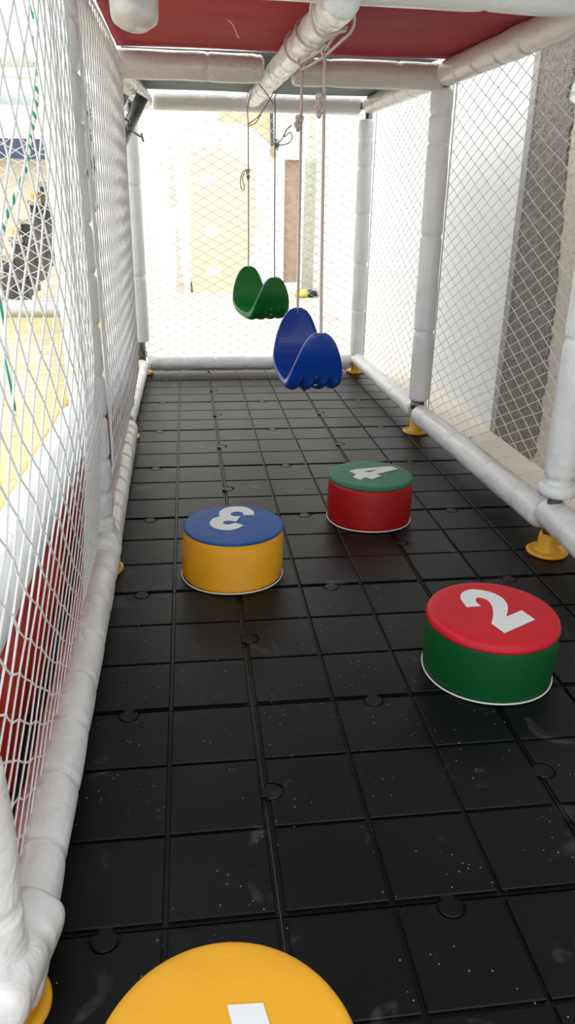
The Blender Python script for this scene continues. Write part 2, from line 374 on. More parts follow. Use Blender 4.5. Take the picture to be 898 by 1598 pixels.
# bottom rails
q = along(P('L0', .062), P('R0', .066), .035, .035); foam(q[0], q[1], .046, 'bottom_rail', M_FOAM, FR, gaps=[.07, .20, .38, .56, .72, .86, 1.02], seed=3, puck=.08)
q = along(P('R0', .082), P('R1', .088), .03, .045); foam(q[0], q[1], .038, 'bottom_rail', M_FOAM, FR, gaps=[.10, .36, .62, .88, 1.12], seed=4, puck=.07)
q = along(P('R1', .090), P('R2', .098), .03, .05); foam(q[0], q[1], .045, 'bottom_rail', M_FOAM, FR, gaps=[.12, .45, .80, 1.04], seed=5, puck=.08)
q = along((POST['R2'][0] + .005, POST['R2'][1], .118), P('R3', .088), -.04, .04); foam(q[0], q[1], .046, 'bottom_rail', M_FOAM, FR, gaps=[.16, .5, .8], seed=6, puck=.10)
q = along(P('L1', .055), P('L0', .055), .04, .05); foam(q[0], q[1], .040, 'bottom_rail', M_FOAM, FR, seed=7)
q = along((-.250, 1.93, .058), (-.272, 3.19, .052), .03, .03); foam(q[0], q[1], .043, 'bottom_rail', M_FOAM, FR, gaps=[.1, .22, .34, .46, .58, .72, .86, 1.0, 1.1], seed=8, puck=.16)
q = along((-.249, .69, .055), (-.249, 1.93, .058), -.03, .02); foam(q[0], q[1], .045, 'bottom_rail', M_FOAM, FR, gaps=[.22, .36, .50, .64, .80, .95, 1.10], seed=9, puck=.09)
foam((-.246, 1.85, .085), (-.25, 1.97, .095), .047, 'corner_pad', M_FOAM, FR, gaps=[.06], seed=14, puck=.2, wob=.18)
foam((-.262, .62, .085), (-.235, .78, .06), .050, 'corner_pad', M_FOAM, FR, gaps=[.10], seed=15, puck=.1, wob=.12)
# mid beams on the left (deck height)
q = along((-.292, .69, .437), (-.285, 1.93, .437), .03, .03); foam(q[0], q[1], .045, 'deck_beam', M_FOAM, FR, gaps=[.5, .98], seed=10, puck=.05)
q = along((-.272, 1.93, .43), (-.285, 3.19, .43), .04, .04); foam(q[0], q[1], .045, 'deck_beam', M_FOAM, FR, seed=11, puck=.08)
# top beams
q = along(P('L1', 1.392), P('R1', 1.392), .0, .0)
SB0 = Vector((.351, 1.95, 1.358)); SB1 = Vector((.360, 4.38, 1.425))
def sbp(y): t = (y - SB0.y) / (SB1.y - SB0.y); return SB0 + (SB1 - SB0) * t
foam((-.285, 3.19, 1.398), (.300, 3.19, 1.395), .048, 'top_beam', M_FOAMB, FR, gaps=[.38, .56], seed=20, puck=.05)
foam((.405, 3.19, 1.392), (.985, 3.19, 1.392), .047, 'top_beam', M_FOAMB, FR, gaps=[.14, .40], seed=21, puck=.05)
foam((-.150, 4.47, 1.413), (.94, 4.46, 1.421), .046, 'top_beam', M_FOAMB, FR, gaps=[.42, 1.02], seed=22, puck=.04)
foam((-.27, 1.93, 1.402), (1.03, 1.93, 1.392), .044, 'top_beam', M_FOAM, FR, gaps=[.3, .62, .95], seed=23, puck=.08)
foam((.975, 4.42, 1.418), (.985, 3.24, 1.402), .042, 'top_beam', M_FOAMB, FR, gaps=[.2, .42, .64, .86, 1.05], seed=24, puck=.09)
foam((.985, 3.15, 1.400), (1.025, 1.97, 1.405), .045, 'top_beam', M_FOAMB, FR, gaps=[.17, .34, .52, .70], seed=25, puck=.09)
foam((-.192, 4.40, 1.402), (-.235, 3.24, 1.39), .045, 'top_beam', M_FOAM, FR, gaps=[.14, .26, .38, .5, .62, .74, .9], seed=26, puck=.09)
foam((-.283, 3.15, 1.40), (-.265, 1.97, 1.40), .044, 'top_beam', M_FOAM, FR, seed=27)
foam((.97, 1.93, 1.375), (1.10, 1.80, 1.365), .04, 'corner_pad', M_FOAMB, FR, gaps=[.07], seed=28, puck=.2)
foam(SB0 + Vector((0, -.06, 0)), SB1, .041, 'swing_beam', M_FOAM, FR, gaps=[.10, .19, .36, .50, .66, .95, 1.16, 1.30, 1.5, 1.62, 1.72, 1.9, 2.05, 2.22, 2.36], seed=29, puck=.10, wob=.10)
# steel brace pipes and clamps at the back left corner
br = MB()
br.tube([(-.168, 3.72, 1.350), (-.42, 3.72, .90)], .027, 20)
br.build('steel_brace', M_STEEL, FR)
br = MB(); br.tube([(-.225, 3.75, 1.400), (-.47, 3.75, 1.00)], .026, 20)
br.build('steel_brace', M_STEEL, FR)
for (bx_, bz_) in ((-.262, 1.235), (-.250, 1.262), (-.205, 1.205)):
    br = MB(); br.tube([(bx_ - .035, 3.69, bz_ + .02), (bx_ + .03, 3.68, bz_ - .016)], .004, 8); br.tube([(bx_ + .026, 3.675, bz_ - .000), (bx_ + .033, 3.685, bz_ - .030)], .005, 6); br.build('bolt', M_DARKSTEEL, FR)
for (cx_, cy_, cz_) in ((.948, 4.44, 1.415), (-.245, 4.44, 1.41), (.96, 3.2, 1.38), (.99, 3.19, .125)):
    cl = MB(); cl.lathe([(.026, 0), (.030, .002), (.030, .03), (.026, .032)], 20, (cx_, cy_), z0=0, z1=1); n_ = 80
    cl.v[-n_:] = [(a, b_, z_ + cz_ - .016) for a, b_, z_ in cl.v[-n_:]]
    cl.build('pipe_clamp', M_DARKSTEEL, FR)

# loose sleeve hanging from the near cross beam
sl = foam((-.085, 1.90, 1.45), (-.092, 1.86, 1.285), .050, 'foam_sleeve', M_FOAMB, None, gaps=[.03, .075], seed=40, puck=.10, wob=.22)
tag(sl, 'loose crumpled white foam sleeve hanging under the red canvas at upper left', 'foam padding')

# ------------------------------------------------------------------ canvases
def canvas(name, x0, x1, y0, y1, z, sag, mt, label, nx=40, ny=40, seed=0, edge=0):
    b = MB(); vs = []
    for lay in (0, .0025):
        for j in range(ny + 1):
            for i in range(nx + 1):
                u = i / nx; v = j / ny
                zz = z - sag * math.sin(PI * u) * math.sin(PI * v) + .006 * noise.noise(Vector((u * 2.2, v * 7, seed))) + lay
                yy = y0 + (y1 - y0) * v + (edge * noise.noise(Vector((u * 6, 3, seed))) if v == 1 else 0)
                vs.append((x0 + (x1 - x0) * u, yy, zz))
    n = (nx + 1) * (ny + 1); fs = []
    for j in range(ny):
        for i in range(nx):
            a = j * (nx + 1) + i; fs.append((a, a + nx + 1, a + nx + 2, a + 1)); fs.append((n + a, n + a + 1, n + a + nx + 2, n + a + nx + 1))
    edge_ids = [i for i in range(nx + 1)] + [j * (nx + 1) + nx for j in range(1, ny + 1)] + [ny * (nx + 1) + i for i in range(nx - 1, -1, -1)] + [j * (nx + 1) for j in range(ny - 1, 0, -1)]
    for a, c in zip(edge_ids, edge_ids[1:] + edge_ids[:1]): fs.append((a, c, n + c, n + a))
    b.add(vs, fs); return tag(b.build(name, mt), label, 'canopy')
canvas('canvas_roof', -.225, 1.02, 1.98, 3.17, 1.448, .012, M_RED_CANVAS, 'dark red canvas stretched over the nearer bay of the frame', seed=1)
canvas('canvas_roof', -.215, .97, 3.23, 4.40, 1.455, .010, M_GREY_CANVAS, 'grey canvas stretched over the farther bay of the frame', seed=2)
canvas('canvas_roof', -.225, 1.02, .74, 1.87, 1.456, .010, M_GREY_CANVAS, 'added unseen grey canvas shading the nearest bay, directly above the yellow topped stool', seed=3)  # out-of-view canopy, added to darken the near mats
th = MB(); th.tube(catmull([(.118, 2.6, 1.445), (.13, 2.6, 1.44), (.148, 2.6, 1.432), (.160, 2.6, 1.415), (.166, 2.6, 1.400), (.173, 2.6, 1.392)], 5), .0016, 6)
tag(th.build('thread', mat('pale thread', (.75, .6, .55, 1), .8)), 'pale loose thread dangling from the red canvas', 'thread')

# ------------------------------------------------------------------ nets
def lattice(a, b, W, H_, mapf, r, seed=0, jit=.0, subdiv=1, border=None, knots=True, seg=4, cut=None):
    """knotted net: cords along the lattice vectors a, b, clipped to a W x H sheet and laid out in space by mapf"""
    mb = MB(); rnd = random.Random(seed); det = a[0] * b[1] - a[1] * b[0]
    inv = lambda u, v: ((u * b[1] - v * b[0]) / det, (v * a[0] - u * a[1]) / det)
    cs = [inv(u, v) for u in (0, W) for v in (0, H_)]
    m0, m1 = math.floor(min(c[0] for c in cs)) - 1, math.ceil(max(c[0] for c in cs)) + 1
    n0, n1 = math.floor(min(c[1] for c in cs)) - 1, math.ceil(max(c[1] for c in cs)) + 1
    nodes = {}
    def node(i, j):
        if (i, j) not in nodes:
            nodes[(i, j)] = (i * a[0] + j * b[0] + rnd.gauss(0, jit), i * a[1] + j * b[1] + rnd.gauss(0, jit))
        return nodes[(i, j)]
    def clip(p, q_):
        t0, t1 = 0., 1.; d = (q_[0] - p[0], q_[1] - p[1])
        for k, hi in ((0, W), (1, H_)):
            if abs(d[k]) < 1e-9:
                if p[k] < 0 or p[k] > hi: return None
                continue
            ta, tb = (0 - p[k]) / d[k], (hi - p[k]) / d[k]
            if ta > tb: ta, tb = tb, ta
            t0 = max(t0, ta); t1 = min(t1, tb)
        return None if t0 >= t1 else ((p[0] + d[0] * t0, p[1] + d[1] * t0), (p[0] + d[0] * t1, p[1] + d[1] * t1))
    octf = [(0, 2, 4), (2, 1, 4), (1, 3, 4), (3, 0, 4), (2, 0, 5), (1, 2, 5), (3, 1, 5), (0, 3, 5)]
    for i in range(m0, m1):
        for j in range(n0, n1):
            p = node(i, j)
            for q_ in (node(i + 1, j), node(i, j + 1)):
                c = clip(p, q_)
                if not c: continue
                pts = [mapf(c[0][0] + (c[1][0] - c[0][0]) * k / subdiv, c[0][1] + (c[1][1] - c[0][1]) * k / subdiv) for k in range(subdiv + 1)]
                if cut and cut(c[0]) : continue
                mb.tube(pts, r, seg, caps=False)
            if knots and 0 < p[0] < W and 0 < p[1] < H_ and not (cut and cut(p)):
                o = Vector(mapf(*p)); k = r * 1.9
                mb.add([o + Vector(d) * k for d in ((1, 0, 0), (-1, 0, 0), (0, 1, 0), (0, -1, 0), (0, 0, 1), (0, 0, -1))], octf)
    if border:
        N_ = 24
        loop = [mapf(W * k / N_, 0) for k in range(N_)] + [mapf(W, H_ * k / N_) for k in range(N_)] + [mapf(W - W * k / N_, H_) for k in range(N_)] + [mapf(0, H_ - H_ * k / N_) for k in range(N_)]
        mb.tube(loop, border, 6, closed=True)
    return mb
RA, RBv = (.042, -.020), (.062, .029)
def bulge(u, v, W, Hh): return math.sin(PI * max(0, min(1, u / W))) * math.sin(PI * max(0, min(1, v / Hh)))
def net(name, mb, mt, label, group='climbing nets laced to the play frame'):
    return tag(mb.build(name, mt), label, 'net')
def mr(ya, yb, xa, xb, z0, z1):
    W = ya - yb; Hh = z1 - z0
    return W, Hh, (lambda u, v: (xa + (xb - xa) * u / W + .004 * bulge(u, v, W, Hh), ya - u, z0 + v))
W, Hh, f = mr(3.17, 1.95, 1.034, 1.072, .095, 1.40)
net('safety_net', lattice(RA, RBv, W, Hh, f, .0014, 1, .0015, border=.003), M_NET, 'white diamond net right, between the two nearer posts, before the bare concrete strip')
W, Hh, f = mr(4.44, 3.21, 1.022, 1.034, .085, 1.40)
net('safety_net', lattice(RA, RBv, W, Hh, f, .0014, 2, .0015, border=.003), M_NET, 'white diamond net on the right between the farthest two posts')
W, Hh, f = mr(1.91, .70, 1.074, 1.08, .10, 1.40)
net('safety_net', lattice(RA, RBv, W, Hh, f, .0014, 3, .0015, border=.003), M_NET, 'white diamond net right of the nearest right post, at the picture edge')
W = 1.24; Hh = 1.29
net('safety_net', lattice((.045, -.024), (.045, .024), W, Hh, lambda u, v: (-.26 + u, 4.515 + .012 * bulge(u, v, W, Hh), .09 + v), .0014, 4, .0015, border=.003), M_NET, 'white diamond net across the far end of the frame')
# left nets lie over the deck beam, tucked behind the bottom rail
def xl(z):
    return -.262 + .048 * max(0, min(1, (z - .08) / .5))
def xl2(z): return -.286 + .073 * smoothstep(.08, .30, z)
def zmap(v): return .088 + .978 * (.70 * v + .325 * v * v / 1.307)
def left_near(u, v):
    # cords bunch together against the second post
    if u < .90: y = .66 + u
    else:
        t = min(1, (u - .90) / 1.3); y = 1.56 + .325 * (1 - (1 - t) ** 1.2)
    z = zmap(v) + .03 * smoothstep(1.0, 2.2, u) * math.sin(v * 5)
    z = min(z, 1.41)
    x = xl(z) - .045 * smoothstep(1.4, 2.2, u) * smoothstep(.45, .6, z) + .006 * math.sin(u * 9 + v * 2) * smoothstep(.5, .7, z)
    return (x, y, z)
net('safety_net', lattice((.038, -.038), (-.045, -.038), 2.2, 1.307, left_near, .0017, 5, .0035, border=.004), M_NETL, 'white stretched net on the near left, bunched against the padded post beside the yellow deck')
def left_far(u, v):
    y = 1.965 + u / 2.2 * 1.24
    z = zmap(v); t = u / 2.2
    return (xl2(z) - .004 + .004 * math.sin(v * 3) * (1 - t) + .010 * math.sin(PI * t), y, z)
net('safety_net', lattice((.038, -.048), (-.045, -.048), 2.2, 1.307, left_far, .0015, 6, .003, border=.004), M_NETL, 'white densely hung net on the left between the two farther posts')
net('safety_net', lattice((.05, -.03), (.05, .03), 1.35, .95, lambda u, v: (-1.75 + u, 3.92 + .02 * math.sin(u * 6), .48 + v), .0020, 7, .004, border=.005), M_NET, 'white net behind the yellow deck on the left, in front of the dark stairs')

# ------------------------------------------------------------------ left unit: deck, red panel
def rounded_slab(x0, x1, y0, y1, z0, z1, r, n=6):
    b = MB(); rings = []
    prof = [(0, z0)] + [(r - r * math.cos(PI / 2 * k / n) if False else r * (1 - math.sin(PI / 2 * (1 - k / n)) ) , 0) for k in range(0)]
    def ring(ins, z):
        pts = []
        rc = .03
        for cx, cy, a0 in ((x1 - rc, y1 - rc, 0), (x0 + rc, y1 - rc, PI / 2), (x0 + rc, y0 + rc, PI), (x1 - rc, y0 + rc, 1.5 * PI)):
            for k in range(7):
                a = a0 + PI / 2 * k / 6; pts.append((cx + (rc - ins) * math.cos(a), cy + (rc - ins) * math.sin(a), z))
        return pts
    R_ = [ring(0, z0), ring(0, z1 - r)] + [ring(r * (1 - math.cos(PI / 2 * k / n)), z1 - r + r * math.sin(PI / 2 * k / n)) for k in range(1, n + 1)]
    m_ = len(R_[0]); vs = [p for q_ in R_ for p in q_]
    fs = [(i * m_ + k, i * m_ + (k + 1) % m_, (i + 1) * m_ + (k + 1) % m_, (i + 1) * m_ + k) for i in range(len(R_) - 1) for k in range(m_)]
    fs += [tuple(range(m_ - 1, -1, -1)), tuple((len(R_) - 1) * m_ + k for k in range(m_))]
    b.add(vs, fs); return b
def mat_deck():
    M = bpy.data.materials.new('yellow vinyl under stretch wrap'); M.use_nodes = True; nt = M.node_tree; N = nt.nodes; L = nt.links
    b = N['Principled BSDF']; b.inputs['Base Color'].default_value = srgb(228, 200, 44); b.inputs['Roughness'].default_value = .3
    b.inputs['Coat Weight'].default_value = 1; b.inputs['Coat Roughness'].default_value = .06; b.inputs['Coat IOR'].default_value = 1.9
    tc = N.new('ShaderNodeTexCoord'); mp = N.new('ShaderNodeMapping'); mp.inputs['Scale'].default_value = (2.2, 38, 1); mp.inputs['Rotation'].default_value = (0, 0, .10); L.new(tc.outputs['Object'], mp.inputs[0])
    n = N.new('ShaderNodeTexNoise'); n.inputs['Scale'].default_value = 1.6; n.inputs['Detail'].default_value = 6; n.inputs['Distortion'].default_value = .6; L.new(mp.outputs[0], n.inputs[0])
    bp = N.new('ShaderNodeBump'); bp.inputs['Strength'].default_value = 1; bp.inputs['Distance'].default_value = .012; L.new(n.outputs[0], bp.inputs['Height'])
    L.new(bp.outputs[0], b.inputs['Coat Normal'])
    # reflections on the film painted white as milky folds, away from the bare edge strip
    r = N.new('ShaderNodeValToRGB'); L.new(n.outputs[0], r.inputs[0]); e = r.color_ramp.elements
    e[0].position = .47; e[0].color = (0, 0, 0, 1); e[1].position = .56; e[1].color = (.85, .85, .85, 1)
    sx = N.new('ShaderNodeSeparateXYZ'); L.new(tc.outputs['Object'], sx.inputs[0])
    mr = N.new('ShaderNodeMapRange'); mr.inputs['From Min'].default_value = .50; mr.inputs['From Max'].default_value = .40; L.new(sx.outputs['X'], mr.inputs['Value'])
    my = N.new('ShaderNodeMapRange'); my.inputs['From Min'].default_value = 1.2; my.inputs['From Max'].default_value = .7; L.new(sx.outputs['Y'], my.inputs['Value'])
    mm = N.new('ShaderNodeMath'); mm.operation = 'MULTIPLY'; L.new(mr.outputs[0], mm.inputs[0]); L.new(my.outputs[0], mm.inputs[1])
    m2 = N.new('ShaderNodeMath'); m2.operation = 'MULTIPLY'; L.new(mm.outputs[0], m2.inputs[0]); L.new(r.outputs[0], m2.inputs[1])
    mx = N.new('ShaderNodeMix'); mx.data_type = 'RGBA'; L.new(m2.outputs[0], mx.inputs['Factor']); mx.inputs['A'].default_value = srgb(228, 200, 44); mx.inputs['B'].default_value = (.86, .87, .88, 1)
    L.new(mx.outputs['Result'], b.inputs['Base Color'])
    return M
dk = thing('padded_deck', 'yellow vinyl deck pad in glossy stretch wrap behind the left net', 'deck', (-.9, 2.3, .2))
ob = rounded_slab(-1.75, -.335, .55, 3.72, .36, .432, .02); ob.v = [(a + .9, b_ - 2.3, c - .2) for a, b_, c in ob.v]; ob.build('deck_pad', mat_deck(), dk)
for x_ in (-1.6, -.45):
    for y_ in (.7, 2.3, 3.6):
        lg = MB(); lg.box(x_ - .02 + .9, x_ + .02 + .9, y_ - .02 - 2.3, y_ + .02 - 2.3, -.004 - .2, .365 - .2); lg.build('deck_support', M_STEEL, dk, smooth=False)
rp = MB(); vs = []; ny = 60; nz = 12
for lay in (0, -.006):
    for j in range(ny + 1):
        for i in range(nz + 1):
            y_ = .62 + (3.66 - .62) * j / ny; z_ = .012 + .37 * i / nz
            vs.append((-.345 + .05 * (1 - i / nz) ** 2 * .2 + .010 * noise.noise(Vector((y_ * 5, z_ * 6, 1))) + lay, y_, z_ + .012 * noise.noise(Vector((y_ * 3, 5, 5))) * (1 - i / nz)))
n = (ny + 1) * (nz + 1); fs = []
for j in range(ny):
    for i in range(nz):
        a = j * (nz + 1) + i; fs.append((a, a + nz + 1, a + nz + 2, a + 1)); fs.append((n + a, n + a + 1, n + a + nz + 2, n + a + nz + 1))
ids = list(range(nz + 1)) + [j * (nz + 1) + nz for j in range(1, ny + 1)] + [ny * (nz + 1) + i for i in range(nz - 1, -1, -1)] + [j * (nz + 1) for j in range(ny - 1, 0, -1)]
for a, c in zip(ids, ids[1:] + ids[:1]): fs.append((a, n + a, n + c, c))
rp.add(vs, fs); tag(rp.build('vinyl_skirt', M_REDV), 'glossy red vinyl skirt hanging under the yellow deck behind the left net', 'skirt')
# dark rubber under the deck
um = MB(); um.box(-1.8, -.402, .3, 3.9, FZ, -.004); tag(um.build('floor_covering', M_RUBBASE, smooth=False), 'black rubber covering under the yellow deck', 'floor mat')
# beams of the neighbouring unit
NB = thing('play_frame', 'white padded tube frame of the neighbouring unit beyond the yellow deck', 'play frame', (0, 0, 0))
foam((-2.3, 3.80, .452), (-.36, 3.80, .452), .040, 'deck_beam', M_FOAM, NB, seed=50, puck=.05)
foam((-2.3, 4.0, 1.515), (-.32, 4.0, 1.53), .050, 'top_beam', M_FOAM, NB, seed=51, puck=.03)
foam((-3.2, 6.0, 1.55), (-.5, 6.0, 1.57), .055, 'top_beam', mat('pale blue vinyl', srgb(205, 218, 228), .4, noise_scale=6, noise_amt=.05), NB, seed=52, puck=.03)
for x_, y_ in ((-2.25, 3.95), (-2.25, 6.0), (-.44, 6.0)):
    foam((x_, y_, FZ), (x_, y_, 1.6), .045, 'post', M_FOAM, NB, seed=int(abs(x_) * 10 + y_), puck=.06)
# dark stairs rising to the right
ST = thing('staircase', 'dark stairs with beige treads rising to the right beyond the left nets', 'stairs', (-.85, 5.3, 0))
tread = mat('beige tread', srgb(190, 178, 160), .7, noise_scale=8, noise_amt=.2); dark = mat('charcoal stair side', srgb(48, 50, 54), .7, noise_scale=14, noise_amt=.5, col2=srgb(120, 112, 104))
sb = MB()
N_ = 13
for k in range(N_):
    x_ = -1.36 + k * .068 - (-.85); zl = -.02 + (x_ + .85 - .5) * 0 + k * .090; zh = zl + .27 + k * .017
    d_ = MB(); d_.box(x_, x_ + .071, -.1, .35, max(zl, FZ), zh); d_.build('stair_block', dark, ST, smooth=False)
    t_ = MB(); t_.box(x_ - .012, x_ + .073, -.12, .36, zh, zh + .03); t_.build('tread', tread, ST, smooth=False)
# wall beyond the left unit: dark blue band, beige lower area
BW = MB(); BW.box(-3.2, -.75, 7.30, 7.42, 1.235, 1.385); tag(BW.build('lattice_banner', mat('navy cloth', srgb(72, 76, 104), .8), smooth=False), 'dark navy band seen behind the nets at the left edge', 'banner')
LW = MB(); LW.box(-3.2, -.72, 7.45, 7.6, FZ, 1.24); tag(LW.build('low_wall', mat('beige low wall', srgb(225, 212, 188), .8, noise_scale=5, noise_amt=.15), smooth=False), 'beige low wall under the dark navy band, far left', 'wall')
def ball(loc, r_, col, label):
    b_ = MB(); b_.lathe([(max(.0004, r_ * math.sin(PI * q_ / 14)), r_ - r_ * math.cos(PI * q_ / 14)) for q_ in range(15)], 24, (0, 0), z0=0, z1=1)
    o = b_.build('plastic_ball', mat('ball plastic', col, .4)); o.location = loc; tag(o, label, 'ball', 'play balls by the stairs')
for k, (i_, c_, l_) in enumerate(((4, srgb(245, 178, 50), 'amber ball low on the dark stairs, behind the nets'), (6, srgb(246, 190, 80), 'yellow ball midway up the dark stairs, behind the nets'), (8, srgb(240, 140, 105), 'salmon ball high on the dark stairs, behind the nets'))):
    ball((-1.36 + i_ * .068 + .03, 5.25, -.02 + i_ * .090 + .27 + i_ * .017 + .03), .030, c_, l_)

# green and white twisted rope
tr = thing('rope', 'green and white twisted rope hanging slantwise behind the left net', 'rope')
base = catmull([(-.315, 2.0, 1.36), (-.318, 2.0, 1.27), (-.322, 2.0, 1.195), (-.329, 2.0, 1.15), (-.339, 2.0, 1.111), (-.35, 2.0, 1.078), (-.358, 2.0, 1.044), (-.371, 2.0, 1.003), (-.400, 2.0, .948), (-.427, 2.0, .898), (-.442, 2.0, .847), (-.46, 2.0, .75), (-.46, 2.0, .436)], 20)
for k, c_ in ((0, srgb(30, 150, 115)), (1, srgb(235, 240, 238)), (2, srgb(225, 235, 232))):
    b_ = MB(); pts = []
    for i, p in enumerate(base):
        a = i * .5 + k * 2 * PI / 3; pts.append(p + Vector((math.cos(a), math.sin(a), 0)) * .0032)
    b_.tube(pts, .0032, 6); b_.build('strand', mat('rope strand', c_, .7), tr)

# ------------------------------------------------------------------ swings
def frame_from(P1, P2):
    P1 = Vector(P1); P2 = Vector(P2); d = P2 - P1; D = d.length; e1 = d.normalized(); nt_ = Vector((0, 0, 1)).cross(e1).normalized(); up = e1.cross(nt_).normalized()
    return (P1 + P2) / 2, e1, nt_, up, D
def seat_mesh(P1, P2, Hs, Wm, th0=.010, shift=0):
    C, e1, nt_, up, D = frame_from(P1, P2)
    ns, nm = 84, 48; rad = D / 2; ex = 2 / 3.0
    raw = []
    for k in range(601):
        a = PI * k / 600; c_, s_ = math.cos(a), max(0, math.sin(a)); raw.append((-rad * math.copysign(abs(c_) ** ex, c_), -Hs * s_ ** ex))
    cum = [0]
    for p, q_ in zip(raw, raw[1:]): cum.append(cum[-1] + math.dist(p, q_))
    def curve(s):   # arc-length position -> (h, z, normal_h, normal_z)
        l = s * cum[-1]; k = 0
        lo, hi = 0, 600
        while hi - lo > 1:
            md = (lo + hi) // 2
            if cum[md] <= l: lo = md
            else: hi = md
        p, q_ = raw[lo], raw[hi]; f_ = (l - cum[lo]) / max(1e-9, cum[hi] - cum[lo])
        A, B = raw[max(0, lo - 14)], raw[min(600, hi + 14)]; d = (B[0] - A[0], B[1] - A[1]); dl = math.hypot(*d)
        return (p[0] + (q_[0] - p[0]) * f_, p[1] + (q_[1] - p[1]) * f_, d[1] / dl, -d[0] / dl)
    inner, outer, ts = [], [], []
    for i in range(ns + 1):
        s = .003 + (1 - .006) * i / ns; h, z, nh, nz = curve(s); t = min(1, -z / (Hs * .92)); w_ = Wm * max(.03, t ** .40)
        w_ *= 1 - .03 * smoothstep(.9, 1, t)
        bt = smoothstep(.62, .98, -z / Hs)
        for j in range(nm + 1):
            m_ = -1 + 2 * j / nm
            lob = math.sqrt(abs(math.sin(2 * PI * (m_ + 1)))) if abs(m_) < .999 else 0
            rim = .0035 * smoothstep(.84, .97, abs(m_)) * (1 - bt)
            tho = th0 * (.75 + .25 * (1 - m_ * m_)) + bt * (.008 + .017 * lob)
            ti = -.000 + rim
            # the edge of the tray rolls outwards
            for lst, off in ((inner, -ti), (outer, tho)):
                hh = h + nh * off; zz = z + nz * off
                lst.append(C + e1 * hh + up * zz + nt_ * (m_ * w_))
        ts.append((s, t))
    b = MB(); n = (ns + 1) * (nm + 1); fs = []
    idx = lambda i, j: i * (nm + 1) + j
    def solid(i, j):
        if i < 0 or j < 0 or i >= ns or j >= nm: return False
        m_ = abs(-1 + 2 * (j + .5) / nm); s = (i + .5) / ns
        h, z, _, _ = curve(s)
        return not (m_ < .07 and .80 < -z / Hs < .97 and h > rad * .3)
    for i in range(ns):
        for j in range(nm):
            if not solid(i, j): continue
            a, c, d, e = idx(i, j), idx(i, j + 1), idx(i + 1, j + 1), idx(i + 1, j)
            fs.append((a, e, d, c)); fs.append((n + a, n + c, n + d, n + e))
            for (ii, jj, p, q_) in ((i - 1, j, a, c), (i, j + 1, c, d), (i + 1, j, d, e), (i, j - 1, e, a)):
                if not solid(ii, jj): fs.append((p, q_, n + q_, n + p))
    b.add(inner + outer, fs); return b, (C, e1, nt_, up, D)
def ring(c, axis, r, n=20, a0=0, a1=2 * PI, ex=1):
    axis = Vector(axis).normalized(); u = axis.cross(Vector((0, 0, 1))).normalized(); v = u.cross(axis)
    return [Vector(c) + (u * math.cos(a0 + (a1 - a0) * k / n) + v * math.sin(a0 + (a1 - a0) * k / n) * ex) * r for k in range(n + 1)]
def knot(b, c, r, R_, seed=0):
    """an overhand knot: rope wound around itself"""
    c = Vector(c); rnd = random.Random(seed)
    pts = []
    for k in range(48):
        t = 2 * PI * k / 48
        x = math.sin(t) + 2 * math.sin(2 * t); y = math.cos(t) - 2 * math.cos(2 * t); z = -math.sin(3 * t)
        pts.append(c + Vector((x * .42, z * .5, y * .62)) * R_)
    b.tube(pts, r, 7, closed=True)
def swing(col, P1, P2, Hs, Wm, rr, tops, label, ropemat, knots, loops):
    root = thing('swing', label, 'swing', ((P1[0] + P2[0]) / 2, (P1[1] + P2[1]) / 2, P1[2] - Hs))
    off = root.location
    b, fr = seat_mesh(P1, P2, Hs, Wm)
    def sub(bb): bb.v = [Vector(v) - off for v in bb.v]; return bb
    seat = sub(b).build('seat', col, root)
    C, e1, nt_, up, D = fr
    pn = MB(); pn.tube([C + e1 * (D * .36) - up * (Hs * .99), C + e1 * (D * .44) - up * (Hs * .80)], .004, 8); pn.lathe([(.006, -.003), (.008, 0), (.006, .003)], 10, z0=0, z1=1)
    cpt = C + e1 * (D * .42) - up * (Hs * .97); k0 = len(pn.v) - 30
    pn.v[k0:] = [tuple(Vector(v) + cpt) for v in pn.v[k0:]]
    sub(pn).build('steel_pin', M_STEEL, seat)
    for i, (p, tp) in enumerate(zip((P1, P2), tops)):
        p = Vector(p); tp = Vector(tp)
        rb = MB(); p2 = p - up * .018 + e1 * (-.004 if i == 0 else .004)
        pts = [p2, p + e1 * (-.004 if i == 0 else .004) + Vector((0, 0, .004))] + [p + (tp - p) * k / 6 for k in range(1, 7)]
        rb.tube(pts, rr, 8)
        for lp in loops[i]: rb.tube(catmull(lp, 6), rr * .85, 7)
        ro = sub(rb).build('rope', ropemat, root)
        kb = MB()
        for kk in knots[i]: knot(kb, kk[0], rr * .8, kk[1], 1)
        sub(kb).build('knot', ropemat, ro)
    return root
ROPE_B = mat('beige cotton rope', srgb(205, 190, 184), .9, bump=.8, bump_scale=260)
ROPE_G = mat('grey cotton rope', srgb(140, 135, 128), .9, bump=.8, bump_scale=300)
BLUE = mat('blue moulded plastic', srgb(6, 58, 150), .33, coat=.3, noise_scale=6, noise_amt=.08, bump=.15, bump_scale=160)
GREEN = mat('green moulded plastic', srgb(8, 116, 38), .35, coat=.2, noise_scale=8, noise_amt=.12, bump=.2, bump_scale=160)
b1 = sbp(2.50); b2 = sbp(2.28); dirb = (SB1 - SB0)
T1 = Vector((.357, 2.57, 1.325)); T2 = Vector((.374, 2.265, 1.312)); T5 = Vector((.397, 2.10, 1.335))
def around(y, r_, ex=1, yo=.0, dx=0):
    c = sbp(y); rg = ring(c, dirb, r_, 22, ex=ex)
    return [p + Vector((0, yo * (p.z - c.z) / r_, 0)) for p in rg]
